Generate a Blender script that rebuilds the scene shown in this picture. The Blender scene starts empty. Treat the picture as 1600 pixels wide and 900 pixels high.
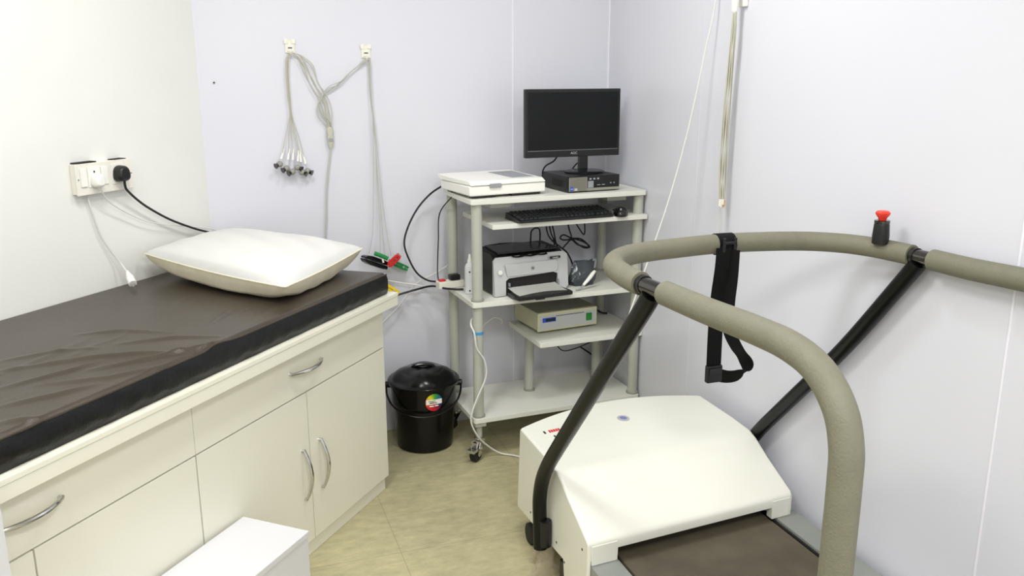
import bpy, bmesh, math, random
from mathutils import Vector, Matrix
random.seed(7)
S = bpy.context.scene
COL = S.collection
PI = math.pi

# ------------------------------------------------------------------ camera, world, light, exposure
cam_d = bpy.data.cameras.new('camera'); cam = bpy.data.objects.new('camera', cam_d); COL.objects.link(cam)
cam_d.sensor_width = 36; cam_d.lens = 1350 / 1600 * 36; cam_d.clip_start = 0.02
pitch, roll, yaw = math.radians(14.0), math.radians(.12), math.radians(19.2)
cam.matrix_world = (Matrix.Translation((0, 0, 1.57)) @ Matrix.Rotation(-yaw, 4, 'Z')
                    @ Matrix.Rotation(PI / 2 - pitch, 4, 'X') @ Matrix.Rotation(-roll, 4, 'Z'))
S.camera = cam
w = bpy.data.worlds.new('world'); S.world = w; w.use_nodes = True
w.node_tree.nodes['Background'].inputs[0].default_value = (.9, .95, 1, 1)
w.node_tree.nodes['Background'].inputs[1].default_value = .3

def area(name, loc, sx, sy, power, color=(1, 1, 1), rot=(0, 0, 0)):
    d = bpy.data.lights.new(name, 'AREA'); d.shape = 'RECTANGLE'; d.size = sx; d.size_y = sy
    d.energy = power; d.color = color
    o = bpy.data.objects.new(name, d); COL.objects.link(o); o.location = loc; o.rotation_euler = rot
    return o
area('ceiling_panel_light', (-.05, 1.9, 2.68), .5, .5, 24, (1, 1, .995))
area('ceiling_panel_light', (.95, 2.3, 2.68), .25, .25, 13, (1, 1, .995))
area('ceiling_panel_light', (-1.1, .1, 2.68), .6, .6, 30, (1, 1, .995))
area('ceiling_panel_light', (.5, -.3, 2.68), .6, .6, 46, (1, 1, .995))
area('wall_lamp_light', (.32, -1.28, 1.87), .4, .3, 5, (1, .86, .78), (math.radians(90), 0, 0))
S.view_settings.view_transform = 'Standard'
S.view_settings.look = 'None'
S.view_settings.gamma = 1
S.view_settings.use_curve_mapping = False
S.view_settings.exposure = 0.0

# ------------------------------------------------------------------ materials
def srgb(c):
    f = lambda v: (v / 255 / 12.92) if v / 255 <= .04045 else ((v / 255 + .055) / 1.055) ** 2.4
    return (f(c[0]), f(c[1]), f(c[2]), 1)

def mat(name, rgb, rough=.5, metal=0, var=.03, scale=6, bump=0, bscale=60, spec=.5, alpha=1, trans=0, coat=0):
    m = bpy.data.materials.new(name); m.use_nodes = True
    nt = m.node_tree; b = nt.nodes['Principled BSDF']
    c = srgb(rgb)
    tc = nt.nodes.new('ShaderNodeTexCoord'); nz = nt.nodes.new('ShaderNodeTexNoise')
    nz.inputs['Scale'].default_value = scale; nz.inputs['Detail'].default_value = 5
    nt.links.new(tc.outputs['Object'], nz.inputs['Vector'])
    rp = nt.nodes.new('ShaderNodeValToRGB')
    rp.color_ramp.elements[0].position = .3; rp.color_ramp.elements[1].position = .7
    rp.color_ramp.elements[0].color = tuple(max(0, v * (1 - var)) for v in c[:3]) + (1,)
    rp.color_ramp.elements[1].color = tuple(min(1, v * (1 + var)) for v in c[:3]) + (1,)
    nt.links.new(nz.outputs['Fac'], rp.inputs['Fac'])
    nt.links.new(rp.outputs['Color'], b.inputs['Base Color'])
    b.inputs['Roughness'].default_value = rough; b.inputs['Metallic'].default_value = metal
    b.inputs['Specular IOR Level'].default_value = spec
    b.inputs['Alpha'].default_value = alpha
    b.inputs['Transmission Weight'].default_value = trans
    b.inputs['Coat Weight'].default_value = coat
    if bump:
        n2 = nt.nodes.new('ShaderNodeTexNoise'); n2.inputs['Scale'].default_value = bscale; n2.inputs['Detail'].default_value = 4
        nt.links.new(tc.outputs['Object'], n2.inputs['Vector'])
        bp = nt.nodes.new('ShaderNodeBump'); bp.inputs['Strength'].default_value = bump; bp.inputs['Distance'].default_value = .004
        nt.links.new(n2.outputs['Fac'], bp.inputs['Height']); nt.links.new(bp.outputs['Normal'], b.inputs['Normal'])
    return m

def floor_mat():
    m = mat('floor_vinyl', (180, 173, 136), .55, var=.12, scale=2.2, bump=.12, bscale=40)
    nt = m.node_tree; b = nt.nodes['Principled BSDF']
    src = b.inputs['Base Color'].links[0].from_socket
    tc = nt.nodes['Texture Coordinate']
    fine = nt.nodes.new('ShaderNodeTexNoise'); fine.inputs['Scale'].default_value = 14; fine.inputs['Detail'].default_value = 8
    fine.inputs['Roughness'].default_value = .7
    mp = nt.nodes.new('ShaderNodeMapping'); mp.inputs['Scale'].default_value = (1, 2.2, 1)
    nt.links.new(tc.outputs['Object'], mp.inputs['Vector']); nt.links.new(mp.outputs['Vector'], fine.inputs['Vector'])
    r2 = nt.nodes.new('ShaderNodeValToRGB'); r2.color_ramp.elements[0].position = .35; r2.color_ramp.elements[1].position = .7
    r2.color_ramp.elements[0].color = (.80, .80, .80, 1); r2.color_ramp.elements[1].color = (1.12, 1.12, 1.10, 1)
    nt.links.new(fine.outputs['Fac'], r2.inputs['Fac'])
    mx = nt.nodes.new('ShaderNodeMixRGB'); mx.blend_type = 'MULTIPLY'; mx.inputs[0].default_value = 1
    nt.links.new(src, mx.inputs[1]); nt.links.new(r2.outputs['Color'], mx.inputs[2])
    sep = nt.nodes.new('ShaderNodeSeparateXYZ'); nt.links.new(tc.outputs['Object'], sep.inputs[0])
    def line(sock, off, step):
        a = nt.nodes.new('ShaderNodeMath'); a.operation = 'SUBTRACT'; nt.links.new(sock, a.inputs[0]); a.inputs[1].default_value = off - step * 20
        d = nt.nodes.new('ShaderNodeMath'); d.operation = 'MODULO'; nt.links.new(a.outputs[0], d.inputs[0]); d.inputs[1].default_value = step
        l = nt.nodes.new('ShaderNodeMath'); l.operation = 'LESS_THAN'; nt.links.new(d.outputs[0], l.inputs[0]); l.inputs[1].default_value = .0025
        return l.outputs[0]
    mxx = nt.nodes.new('ShaderNodeMath'); mxx.operation = 'MAXIMUM'
    nt.links.new(line(sep.outputs[0], .503, .6), mxx.inputs[0]); nt.links.new(line(sep.outputs[1], 2.59, .6), mxx.inputs[1])
    fac = nt.nodes.new('ShaderNodeMath'); fac.operation = 'MULTIPLY'; nt.links.new(mxx.outputs[0], fac.inputs[0]); fac.inputs[1].default_value = .35
    m2 = nt.nodes.new('ShaderNodeMixRGB'); nt.links.new(fac.outputs[0], m2.inputs[0]); nt.links.new(mx.outputs[0], m2.inputs[1])
    m2.inputs[2].default_value = srgb((85, 80, 60))
    nt.links.new(m2.outputs[0], b.inputs['Base Color'])
    return m

M_FLOOR = floor_mat()
M_WHITEWALL = mat('white_laminate_wall', (236, 236, 230), .45, var=.01)
M_LAV = mat('lavender_wall_panel', (219, 220, 228), .28, var=.008, scale=2)
M_SEAM = mat('panel_joint_strip', (240, 238, 246), .4, var=.01)
M_CEIL = mat('ceiling_white', (225, 225, 222), .8, var=.01)
M_CREAM = mat('cream_laminate', (232, 230, 213), .28, var=.008, scale=3)
M_CREAM_D = mat('cream_carcass', (225, 222, 198), .4, var=.01)
M_STOOL = mat('white_gloss_laminate', (216, 216, 219), .2, var=.006)
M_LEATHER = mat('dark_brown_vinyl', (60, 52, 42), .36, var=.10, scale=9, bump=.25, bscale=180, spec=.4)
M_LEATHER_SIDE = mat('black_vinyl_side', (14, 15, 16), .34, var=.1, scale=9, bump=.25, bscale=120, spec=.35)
M_PILLOW = mat('white_cotton', (216, 216, 212), .9, var=.012, scale=8, bump=.15, bscale=240)
M_PILLOW_B = mat('yellowed_cotton', (232, 225, 198), .9, var=.06, scale=14, bump=.15, bscale=200)
M_CHROME = mat('polished_chrome', (205, 205, 205), .14, 1, var=.02)
M_STEELDK = mat('dark_polished_steel', (95, 92, 90), .18, 1, var=.02)
M_CART = mat('grey_white_melamine', (226, 227, 216), .4, var=.015)
M_POST = mat('grey_powder_coat', (180, 182, 170), .38, var=.015)
M_COLLAR = mat('grey_plastic_collar', (150, 150, 138), .45)
M_BLACK = mat('black_plastic', (17, 18, 19), .38, var=.08)
M_BLACKG = mat('glossy_black_plastic', (14, 15, 16), .18, var=.08)
M_SCREEN = mat('dark_lcd_glass', (11, 13, 15), .25, var=.02, spec=.3)
M_RUBBER = mat('black_rubber', (20, 20, 20), .7, var=.08)
M_CABLE_B = mat('black_cable', (18, 18, 20), .5)
M_CABLE_W = mat('white_cable', (222, 222, 216), .5)
M_CABLE_G = mat('grey_cable', (188, 188, 178), .55)
M_CABLE_K = mat('khaki_cable', (190, 188, 170), .55)
M_WPLAST = mat('white_plastic', (243, 242, 234), .35, var=.01)
M_IVORY = mat('ivory_plastic', (236, 233, 220), .4, var=.015)
M_SLOT = mat('shadowy_slot_black', (22, 20, 18), .8)
M_SILVER = mat('silver_plastic', (196, 197, 196), .38, .25, var=.01)
M_PRINTDK = mat('charcoal_plastic', (26, 28, 30), .45)
M_PAPER = mat('white_paper', (240, 240, 232), .8, var=.01)
M_GREY = mat('grey_panel', (150, 152, 156), .5)
M_PCFRONT = mat('perforated_grey_front', (150, 148, 134), .45, .2)
M_BLUE = mat('blue_plastic', (40, 80, 190), .35)
M_BLUETAPE = mat('blue_tape', (60, 150, 205), .5)
M_GREENSW = mat('green_switch', (15, 130, 40), .3)
M_RED = mat('red_plastic', (205, 28, 30), .35)
M_GREEN = mat('green_plastic', (16, 135, 62), .35)
M_YELLOW = mat('yellow_plastic', (240, 205, 20), .4)
M_ESTOP = mat('red_button', (235, 62, 48), .35)
M_BEIGE = mat('beige_metal_case', (205, 203, 170), .4)
M_BEIGET = mat('grey_beige_lid', (140, 138, 118), .45)
M_FOAM = mat('olive_grey_foam', (118, 116, 98), .62, var=.05, scale=30, bump=.35, bscale=220)
M_POSTBLK = mat('black_enamel_tube', (6, 7, 6), .32, var=.05, spec=.3)
M_HOOD = mat('cream_white_shell', (230, 230, 218), .3, var=.012, scale=4)
M_BELT = mat('brown_treadmill_belt', (88, 80, 64), .75, var=.12, scale=18, bump=.25, bscale=300)
M_RAIL = mat('grey_side_rail', (146, 149, 143), .45, .2, var=.03)
M_WEB = mat('black_webbing', (7, 7, 8), .8, spec=.25, bump=.4, bscale=600)
M_BIN = mat('black_bin_plastic', (6, 6, 7), .22, var=.05, spec=.35)
M_BULB = mat('grey_rubber_bulb', (150, 150, 142), .5)
M_BOTTLE = mat('translucent_white_plastic', (222, 226, 228), .35, var=.01)
M_WRAP = mat('clear_plastic_film', (215, 200, 180), .2, alpha=.35, trans=.2)
M_POUCH = mat('dark_clear_pouch', (70, 78, 84), .15, alpha=.6)
M_TAN = mat('tan_connector', (220, 170, 110), .5)
M_BADGE = mat('blue_grey_badge', (120, 126, 180), .4)
M_WOOD = mat('wooden_joint', (150, 120, 80), .6)

# rainbow sticker: colours follow the sticker's own angle
def rainbow_mat():
    m = bpy.data.materials.new('rainbow_sticker'); m.use_nodes = True; nt = m.node_tree; b = nt.nodes['Principled BSDF']
    tc = nt.nodes.new('ShaderNodeTexCoord'); sp = nt.nodes.new('ShaderNodeSeparateXYZ'); nt.links.new(tc.outputs['Object'], sp.inputs[0])
    at = nt.nodes.new('ShaderNodeMath'); at.operation = 'ARCTAN2'
    nt.links.new(sp.outputs[2], at.inputs[0]); nt.links.new(sp.outputs[0], at.inputs[1])
    mr = nt.nodes.new('ShaderNodeMapRange'); mr.inputs[1].default_value = -PI; mr.inputs[2].default_value = PI
    nt.links.new(at.outputs[0], mr.inputs[0])
    rp = nt.nodes.new('ShaderNodeValToRGB'); e = rp.color_ramp.elements
    stops = [(0, (225, 90, 40)), (.14, (200, 25, 35)), (.25, (190, 20, 40)), (.40, (60, 20, 70)), (.55, (35, 60, 150)),
             (.64, (30, 120, 120)), (.74, (70, 170, 50)), (.85, (225, 215, 40)), (.95, (240, 150, 40)), (1, (225, 90, 40))]
    e[0].position = 0; e[0].color = srgb(stops[0][1]); e[1].position = 1; e[1].color = srgb(stops[-1][1])
    for p, c in stops[1:-1]:
        n = e.new(p); n.color = srgb(c)
    nt.links.new(mr.outputs[0], rp.inputs[0]); nt.links.new(rp.outputs[0], b.inputs['Base Color'])
    b.inputs['Roughness'].default_value = .35
    return m
M_RAINBOW = rainbow_mat()

# ------------------------------------------------------------------ mesh helpers
class MB:
    def __init__(s): s.bm = bmesh.new()
    def box(s, x0, x1, y0, y1, z0, z1, bev=0, seg=2, xf=None):
        r = bmesh.ops.create_cube(s.bm, size=1)
        vs = r['verts']
        for v in vs:
            v.co = Vector(((x0 + x1) / 2 + v.co.x * (x1 - x0), (y0 + y1) / 2 + v.co.y * (y1 - y0), (z0 + z1) / 2 + v.co.z * (z1 - z0)))
        if xf is not None:
            for v in vs: v.co = xf @ v.co
        if bev:
            es = list({e for v in vs for e in v.link_edges})
            bmesh.ops.bevel(s.bm, geom=es, offset=bev, segments=seg, profile=.5, affect='EDGES', clamp_overlap=True)
        return s
    def prism(s, poly, f, bev=0, seg=2):
        """poly: list of 2-D points; f(p, k) -> 3-D point of cap k (0/1)"""
        a = [s.bm.verts.new(f(p, 0)) for p in poly]; b = [s.bm.verts.new(f(p, 1)) for p in poly]
        n = len(poly)
        fs = [s.bm.faces.new(a[::-1]), s.bm.faces.new(b)]
        for i in range(n): fs.append(s.bm.faces.new((a[i], a[(i + 1) % n], b[(i + 1) % n], b[i])))
        bmesh.ops.recalc_face_normals(s.bm, faces=fs)
        if bev:
            es = list({e for v in a + b for e in v.link_edges})
            bmesh.ops.bevel(s.bm, geom=es, offset=bev, segments=seg, profile=.5, affect='EDGES', clamp_overlap=True)
        return s
    def rings(s, rings, cap0=True, cap1=True, closed=True):
        R = [[s.bm.verts.new(p) for p in r] for r in rings]
        n = len(R[0]); fs = []
        for i in range(len(R) - 1):
            for j in range(n if closed else n - 1):
                fs.append(s.bm.faces.new((R[i][j], R[i][(j + 1) % n], R[i + 1][(j + 1) % n], R[i + 1][j])))
        if cap0: fs.append(s.bm.faces.new(R[0][::-1]))
        if cap1: fs.append(s.bm.faces.new(R[-1]))
        bmesh.ops.recalc_face_normals(s.bm, faces=fs)
        return s
    def lathe(s, prof, c=(0, 0, 0), seg=32, axis=None):
        """prof: (radius, height) list; axis: optional Matrix"""
        rs = []
        for r, z in prof:
            ring = []
            for k in range(seg):
                a = 2 * PI * k / seg
                p = Vector((max(r, 1e-4) * math.cos(a), max(r, 1e-4) * math.sin(a), z))
                if axis is not None: p = axis @ p
                ring.append(p + Vector(c))
            rs.append(ring)
        return s.rings(rs)
    def tube(s, pts, r, seg=10, smooth=4, cap=True):
        P = spline(pts, smooth) if smooth else [Vector(p) for p in pts]
        n = len(P); rad = r if callable(r) else (lambda t: r)
        T = []
        for i in range(n):
            d = P[min(i + 1, n - 1)] - P[max(i - 1, 0)]
            T.append(d.normalized() if d.length > 1e-9 else Vector((0, 0, 1)))
        ref = Vector((0, 0, 1)) if abs(T[0].z) < .9 else Vector((1, 0, 0))
        N = (ref - T[0] * ref.dot(T[0])).normalized()
        rs = []
        for i in range(n):
            N = (N - T[i] * N.dot(T[i])).normalized(); B = T[i].cross(N)
            rr = rad(i / max(1, n - 1))
            rs.append([P[i] + (N * math.cos(2 * PI * k / seg) + B * math.sin(2 * PI * k / seg)) * rr for k in range(seg)])
        return s.rings(rs, cap, cap)
    def ribbon(s, pts, wdir, width, th=.0022, smooth=5):
        P = spline(pts, smooth); n = len(P); rs = []
        for i in range(n):
            t = (P[min(i + 1, n - 1)] - P[max(i - 1, 0)]).normalized()
            wd = wdir(i / (n - 1)) if callable(wdir) else wdir
            W = Vector(wd); W = (W - t * W.dot(t)).normalized(); Nn = t.cross(W)
            h = width / 2
            rs.append([P[i] + W * h + Nn * th / 2, P[i] - W * h + Nn * th / 2, P[i] - W * h - Nn * th / 2, P[i] + W * h - Nn * th / 2])
        return s.rings(rs)
    def grid(s, f, nu, nv):
        V = [[s.bm.verts.new(f(i / nu, j / nv)) for j in range(nv + 1)] for i in range(nu + 1)]
        for i in range(nu):
            for j in range(nv):
                s.bm.faces.new((V[i][j], V[i + 1][j], V[i + 1][j + 1], V[i][j + 1]))
        return s
    def sphere(s, c, rx, ry=None, rz=None, u=16, v=10, xf=None):
        ry = ry or rx; rz = rz or rx
        r = bmesh.ops.create_uvsphere(s.bm, u_segments=u, v_segments=v, radius=1)
        for q in r['verts']:
            p = Vector((q.co.x * rx, q.co.y * ry, q.co.z * rz))
            if xf is not None: p = xf @ p
            q.co = p + Vector(c)
        return s

def spline(pts, k):
    P = [Vector(p) for p in pts]
    if len(P) < 3: return P
    Q = [P[0] * 2 - P[1]] + P + [P[-1] * 2 - P[-2]]
    out = []
    for i in range(1, len(Q) - 2):
        a, b, c, d = Q[i - 1], Q[i], Q[i + 1], Q[i + 2]
        for j in range(k):
            t = j / k
            out.append(.5 * ((2 * b) + (c - a) * t + (2 * a - 5 * b + 4 * c - d) * t * t + (3 * b - a - 3 * c + d) * t ** 3))
    out.append(P[-1]); return out

def obj(name, mb, m, parent=None, loc=None, angle=35, label=None):
    me = bpy.data.meshes.new(name)
    if loc is not None:
        L = Vector(loc)
        for v in mb.bm.verts: v.co -= L
    mb.bm.normal_update(); mb.bm.to_mesh(me); mb.bm.free()
    me.materials.append(m)
    for p in me.polygons: p.use_smooth = True
    me.set_sharp_from_angle(angle=math.radians(angle))
    o = bpy.data.objects.new(name, me); COL.objects.link(o)
    if len(me.polygons) < 2500:
        wn = o.modifiers.new('weighted_normals', 'WEIGHTED_NORMAL'); wn.keep_sharp = True
    if parent is not None: o.parent = parent
    if loc is not None: o.location = loc
    if label: o['label'] = label
    return o
def tag(o, label, cat, group=None):
    o['label'] = label; o['category'] = cat
    if group: o['group'] = group
    return o
def thing(name, label, cat, loc=(0, 0, 0), rz=0, group=None):
    o = bpy.data.objects.new(name, None); COL.objects.link(o); o.empty_display_size = .05
    o.location = loc; o.rotation_euler = (0, 0, rz)
    return tag(o, label, cat, group)
def struct(name, mb, m):
    o = obj(name, mb, m); o['kind'] = 'structure'; return o
def text_part(name, body, size, mtx, m, parent, th=.0006):
    c = bpy.data.curves.new(name, 'FONT'); c.body = body; c.size = size; c.extrude = th; c.align_x = 'CENTER'; c.align_y = 'CENTER'
    t = bpy.data.objects.new(name, c); COL.objects.link(t)
    dg = bpy.context.evaluated_depsgraph_get()
    me = bpy.data.meshes.new_from_object(t.evaluated_get(dg))
    bpy.data.objects.remove(t); me.transform(mtx); me.materials.clear(); me.materials.append(m)
    o = bpy.data.objects.new(name, me); COL.objects.link(o); o.parent = parent
    return o
RX90 = Matrix.Rotation(PI / 2, 4, 'X')

# ------------------------------------------------------------------ room shell
YB, XR, ZC = 3.625, 1.721, 2.7
W0 = Vector((-.015, YB, 0)); AU = math.radians(49.35)
U = Vector((math.cos(AU), math.sin(AU), 0)); N = Vector((math.sin(AU), -math.cos(AU), 0))
def cw(s, d, z): return W0 + U * s + N * d + Vector((0, 0, z))     # along the couch wall, out from it, up
YF = -1.3
struct('floor', MB().box(-4.4, 1.9, YF - .1, 3.8, -.1, 0), M_FLOOR)
struct('ceiling', MB().box(-4.4, 1.9, YF - .1, 3.8, ZC, ZC + .1), M_CEIL)
struct('wall_back', MB().box(-.2, XR + .1, YB, YB + .1, 0, ZC), M_LAV)
struct('wall_right', MB().box(XR, XR + .1, YF - .1, YB + .1, 0, ZC), M_LAV)
sE = -(YB - YF) / U.y
a, b = cw(.0, 0, 0), cw(sE, 0, 0); o1 = -N * .1
struct('wall_left', MB().prism([a, b, b + o1, a + o1 - U * .02], lambda p, k: p + Vector((0, 0, k * ZC))), M_WHITEWALL)
struct('wall_front', MB().box(-4.4, XR + .1, YF - .1, YF, 0, ZC), M_LAV)
struct('trim_1', MB().box(1.2655, 1.2705, YB - .0025, YB, 0, ZC), M_SEAM)
struct('trim_2', MB().box(XR - .006, XR, YB - .006, YB, 0, ZC), M_SEAM)
struct('trim_3', MB().box(XR - .002, XR, 1.430, 1.436, 0, ZC), M_SEAM)
struct('trim_4', MB().box(XR - .001, XR, 2.8345, 2.8355, 0, ZC), M_LAV)
nail = MB().lathe([(.001, 0), (.0035, .001), (.0035, .006), (.002, .008)], seg=10, axis=Matrix.Rotation(PI / 2, 3, 'X'), c=(.043, YB, 1.535))
tag(obj('nail', nail, M_BLACK, loc=(.043, YB, 1.535)), 'tiny dark nail head in the lavender wall beside the white wall edge', 'nail')

# ------------------------------------------------------------------ examination couch
RZC = AU
couch = thing('examination_couch', 'cream laminate examination couch cabinet with drawers and doors along the white wall', 'cabinet', W0, RZC)
def cbox(mb, s0, s1, d0, d1, z0, z1, bev=.0015): return mb.box(s0, s1, -d1, -d0, z0, z1, bev)
SL = -2.10
m = MB(); cbox(m, SL, -.047, .004, .780, .05, .733); obj('carcass', m, M_CREAM_D, couch)
m = MB(); cbox(m, SL, -.062, .02, .790, 0, .050); obj('plinth', m, M_CREAM, couch)
m = MB(); cbox(m, SL, -.012, .004, .848, .770, .783, .001); obj('top_board', m, M_CREAM, couch)
m = MB(); cbox(m, SL, -.013, .006, .8465, .735, .7692, .001); obj('fascia', m, M_CREAM, couch)
def bow_handle(parent, c, axis, L=.165):
    """chrome bow pull; c = centre in (s,d,z); axis 's' or 'z'"""
    m = MB(); pts = []
    for k in range(13):
        t = k / 12 * 2 - 1; q = t * L / 2; out = .006 + .026 * (1 - t * t)
        pts.append((c[0] + q, -(c[1] + out), c[2] + .0) if axis == 's' else (c[0], -(c[1] + out), c[2] + q))
    m.tube(pts, lambda t: .0045 + .002 * math.sin(PI * t), 10, 2)
    for sgn in (-1, 1):
        q = sgn * (L / 2 - .004)
        p = Vector((c[0] + q, -c[1], c[2])) if axis == 's' else Vector((c[0], -c[1], c[2] + q))
        m.tube([p, p + Vector((0, -.010, 0))], .0055, 10, 0)
    return obj('handle', m, M_CHROME, parent, label='curved chrome bow handle')
for s0, s1, hs in ((-1.0575, -.049, -.545), (SL + .004, -1.0592, -1.565)):
    m = MB(); cbox(m, s0, s1, .781, .800, .577, .731, .0015); dr = obj('drawer', m, M_CREAM, couch)
    bow_handle(dr, (hs, .800, .660), 's', .172)
for s0, s1, hs in ((-.545, -.049, -.493), (-1.056, -.549, -.590), (-1.560, -1.061, -1.515), (SL + .004, -1.564, -1.615)):
    m = MB(); cbox(m, s0, s1, .781, .800, .054, .573, .0015); dr = obj('door', m, M_CREAM, couch)
    bow_handle(dr, (hs, .800, .303 if hs > -1 else .30), 'z', .178)

# mattress: one padded slab with creased cover
mat_root = thing('couch_mattress', 'dark brown vinyl mattress with creased cover lying on the couch', 'mattress', cw(-1.05, .41, .783), RZC)
random.seed(11)
folds = []
for k in range(16):
    s_ = random.uniform(-1.75, -.62); d_ = random.uniform(.12, .76)
    folds.append((s_, d_, random.uniform(.10, .34), random.uniform(.008, .017), random.uniform(-.5, .25), random.uniform(.0015, .0042)))
CREASES = [[(-1.329, 0.467), (-1.171, 0.594), (-1.095, 0.7), (-1.053, 0.805)] ,
           [(-1.246, 0.673), (-1.125, 0.752), (-0.984, 0.817), (-0.889, 0.836)] ,
           [(-1.048, 0.566), (-0.956, 0.669), (-0.912, 0.78)] ,
           [(-1.012, 0.383), (-0.946, 0.463), (-0.917, 0.619)] ,
           [(-1.418, 0.579), (-1.263, 0.631), (-1.18, 0.642)] ,
           [(-0.798, 0.672), (-0.651, 0.62)] ,
           [(-1.501, 0.682), (-1.408, 0.737), (-1.32, 0.768)] ,
           [(-1.269, 0.392), (-1.156, 0.462), (-1.102, 0.538)] ,
           [(-1.37, 0.643), (-1.275, 0.761), (-1.164, 0.813)] ,
           [(-1.087, 0.846), (-1.012, 0.864)] ,
           [(-1.567, 0.765), (-1.517, 0.816)] ]
CH = (.0095, .011, .007, .006, .008, .007, .008, .006, .007, .007, .007)
def mz(s, d):
    z = .846 + .018 * max(0, d) / .82 + .004 * math.sin(s * 3.1) * math.sin(d * 4)
    for fs, fd, L, wd, ang, h in folds:
        ca, sa = math.cos(ang), math.sin(ang)
        x, y = s - fs, d - fd
        a = x * ca + y * sa; b = -x * sa + y * ca + .04 * (a / max(L, .1)) ** 2
        z += h * math.exp(-(b / wd) ** 2) * math.exp(-(a / L * 2) ** 2)
    for line, h in zip(CREASES, CH):
        best, tb = 9, 0
        for i in range(len(line) - 1):
            (ax, ay), (bx_, by_) = line[i], line[i + 1]; dx, dy = bx_ - ax, by_ - ay; q = dx * dx + dy * dy
            t = min(1, max(0, ((s - ax) * dx + (d - ay) * dy) / q)); e = math.hypot(s - ax - dx * t, d - ay - dy * t)
            if e < best: best, tb = e, (i + t) / (len(line) - 1)
        if best < .06: z += h * math.exp(-(best / .0115) ** 2) * (.35 + .65 * math.sin(PI * tb))
    return z
S0, S1, D0, D1 = SL + .01, -.05, .008, .822
def edge(d, lo, hi, r):
    t = min(d - lo, hi - d)
    return 0 if t >= r else r - math.sqrt(max(0, r * r - (r - t) ** 2))
mt = MB(); nu, nv = 330, 110
def mtop(a, b):
    s = S0 + (S1 - S0) * a; d = D0 + (D1 - D0) * b
    z = mz(s, d) - edge(s, S0, S1, .010) - edge(d, D0, D1, .010)
    return Vector((s + 1.05, -(d - .41), z - .783))
mt.grid(mtop, nu, nv)
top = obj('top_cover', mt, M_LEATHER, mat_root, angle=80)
# sides of the mattress (front face bulges and puckers)
per = [(S0, D0)] + [(S0 + (S1 - S0) * k / 240, D1) for k in range(241)] + [(S1, D1 - (D1 - D0) * k / 60) for k in range(1, 61)]
rs = []
for zf in (0, .08, .25, .5, .75, .9, .985):
    ring = []
    for s, d in per:
        zt = mz(s, d) - .783 - .009
        pk = (.0030 * math.sin(s * 47 + 7 * zf) * math.sin(s * 13) + .0018 * math.sin(s * 88 - 9 * zf) * math.sin(s * 7 + 1)) * math.sin(PI * zf)
        bulge = .009 * math.sin(PI * zf) + pk
        ring.append(Vector((s + (bulge * .3 if s == S1 else 0) + 1.05, -((d + (bulge if d == D1 else 0)) - .41), .001 + zt * zf)))
    rs.append(ring)
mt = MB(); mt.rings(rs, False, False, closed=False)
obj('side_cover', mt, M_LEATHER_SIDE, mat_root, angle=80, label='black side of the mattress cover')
mt = MB(); mt.tube([(s + 1.05, -(D1 + .001 - .41), mz(s, D1) - .783 - .008) for s in [S0 + (S1 - S0) * k / 160 for k in range(161)]], .0028, 8, 0)
obj('front_piping', mt, M_LEATHER, mat_root)

# pillow
pil = thing('pillow', 'white pillow with a yellowed underside on the dark mattress', 'pillow', cw(-.25, .4, .851), RZC)
PC = {'L': (-.405, .045, .945), 'F': (-.585, .772, .928), 'R': (-.015, .705, .938), 'B': (.005, .05, .950)}
def pseam(a, b):
    L, F, R, B = (Vector(PC[k]) for k in 'LFRB')
    p = (L * (1 - a) + B * a) * (1 - b) + (F * (1 - a) + R * a) * b
    ea, eb = 4 * a * (1 - a), 4 * b * (1 - b)
    c = (L + F + R + B) / 4
    inn = .030 * (ea * (1 - eb) + eb * (1 - ea))
    p = p + (c - p) * inn
    p.z -= .012 * max(ea * (1 - eb), eb * (1 - ea))
    return p, ea, eb
def ptop(a, b):
    p, ea, eb = pseam(a, b)
    h = .068 * (ea * eb) ** .36
    h += .0025 * math.sin(a * 23 + b * 9) * (ea * eb) ** .5 + .004 * math.exp(-((a - .8) / .05) ** 2) * math.exp(-((b - .78) / .15) ** 2)
    return Vector((p.x + .25, -(p.y - .4), p.z + h - .851))
def pbot(a, b):
    p, ea, eb = pseam(a, b)
    h = .105 * (ea * eb) ** .30 - .003 * math.sin(a * 31 + b * 17) * (ea * eb) ** .2
    z = max(p.z - h, .8625 + .004 * (1 - (ea * eb) ** .3))
    out = .010 * (ea * eb) ** .15 * 0
    return Vector((p.x + .25, -(p.y - .4), z - .851))
m = MB().grid(ptop, 56, 56); obj('pillow_top', m, M_PILLOW, pil, angle=80)
m = MB().grid(pbot, 56, 56)
for f in m.bm.faces: f.normal_flip()
obj('pillow_underside', m, M_PILLOW_B, pil, angle=80, label='yellowed underside of the pillow')
m = MB()
loop = [(k / 20, 0) for k in range(20)] + [(1, k / 20) for k in range(20)] + [(1 - k / 20, 1) for k in range(20)] + [(0, 1 - k / 20) for k in range(21)]
m.tube([ptop(a, b) for a, b in loop], .0022, 6, 2, cap=False)
obj('seam', m, M_PILLOW_B, pil)

# step stool in front of the couch
st = thing('step_stool', 'white gloss step stool on the floor in front of the couch doors', 'stool', cw(-1.18, .918, 0), RZC)
m = MB().box(-.30, .275, -.118, .108, .300, .318, .0012); obj('tread', m, M_STOOL, st)
m = MB().box(-.30, .272, -.115, -.099, .0, .2985, .001); obj('front_panel', m, M_STOOL, st)
m = MB().box(.256, .272, -.0985, .105, .0, .2985, .001); obj('side_panel', m, M_STOOL, st)
m = MB().box(-.30, -.284, -.0985, .105, .0, .2985, .001); obj('side_panel', m, M_STOOL, st)
m = MB().box(-.283, .255, .089, .105, .0, .2985, .001); obj('back_panel', m, M_STOOL, st)

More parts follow.
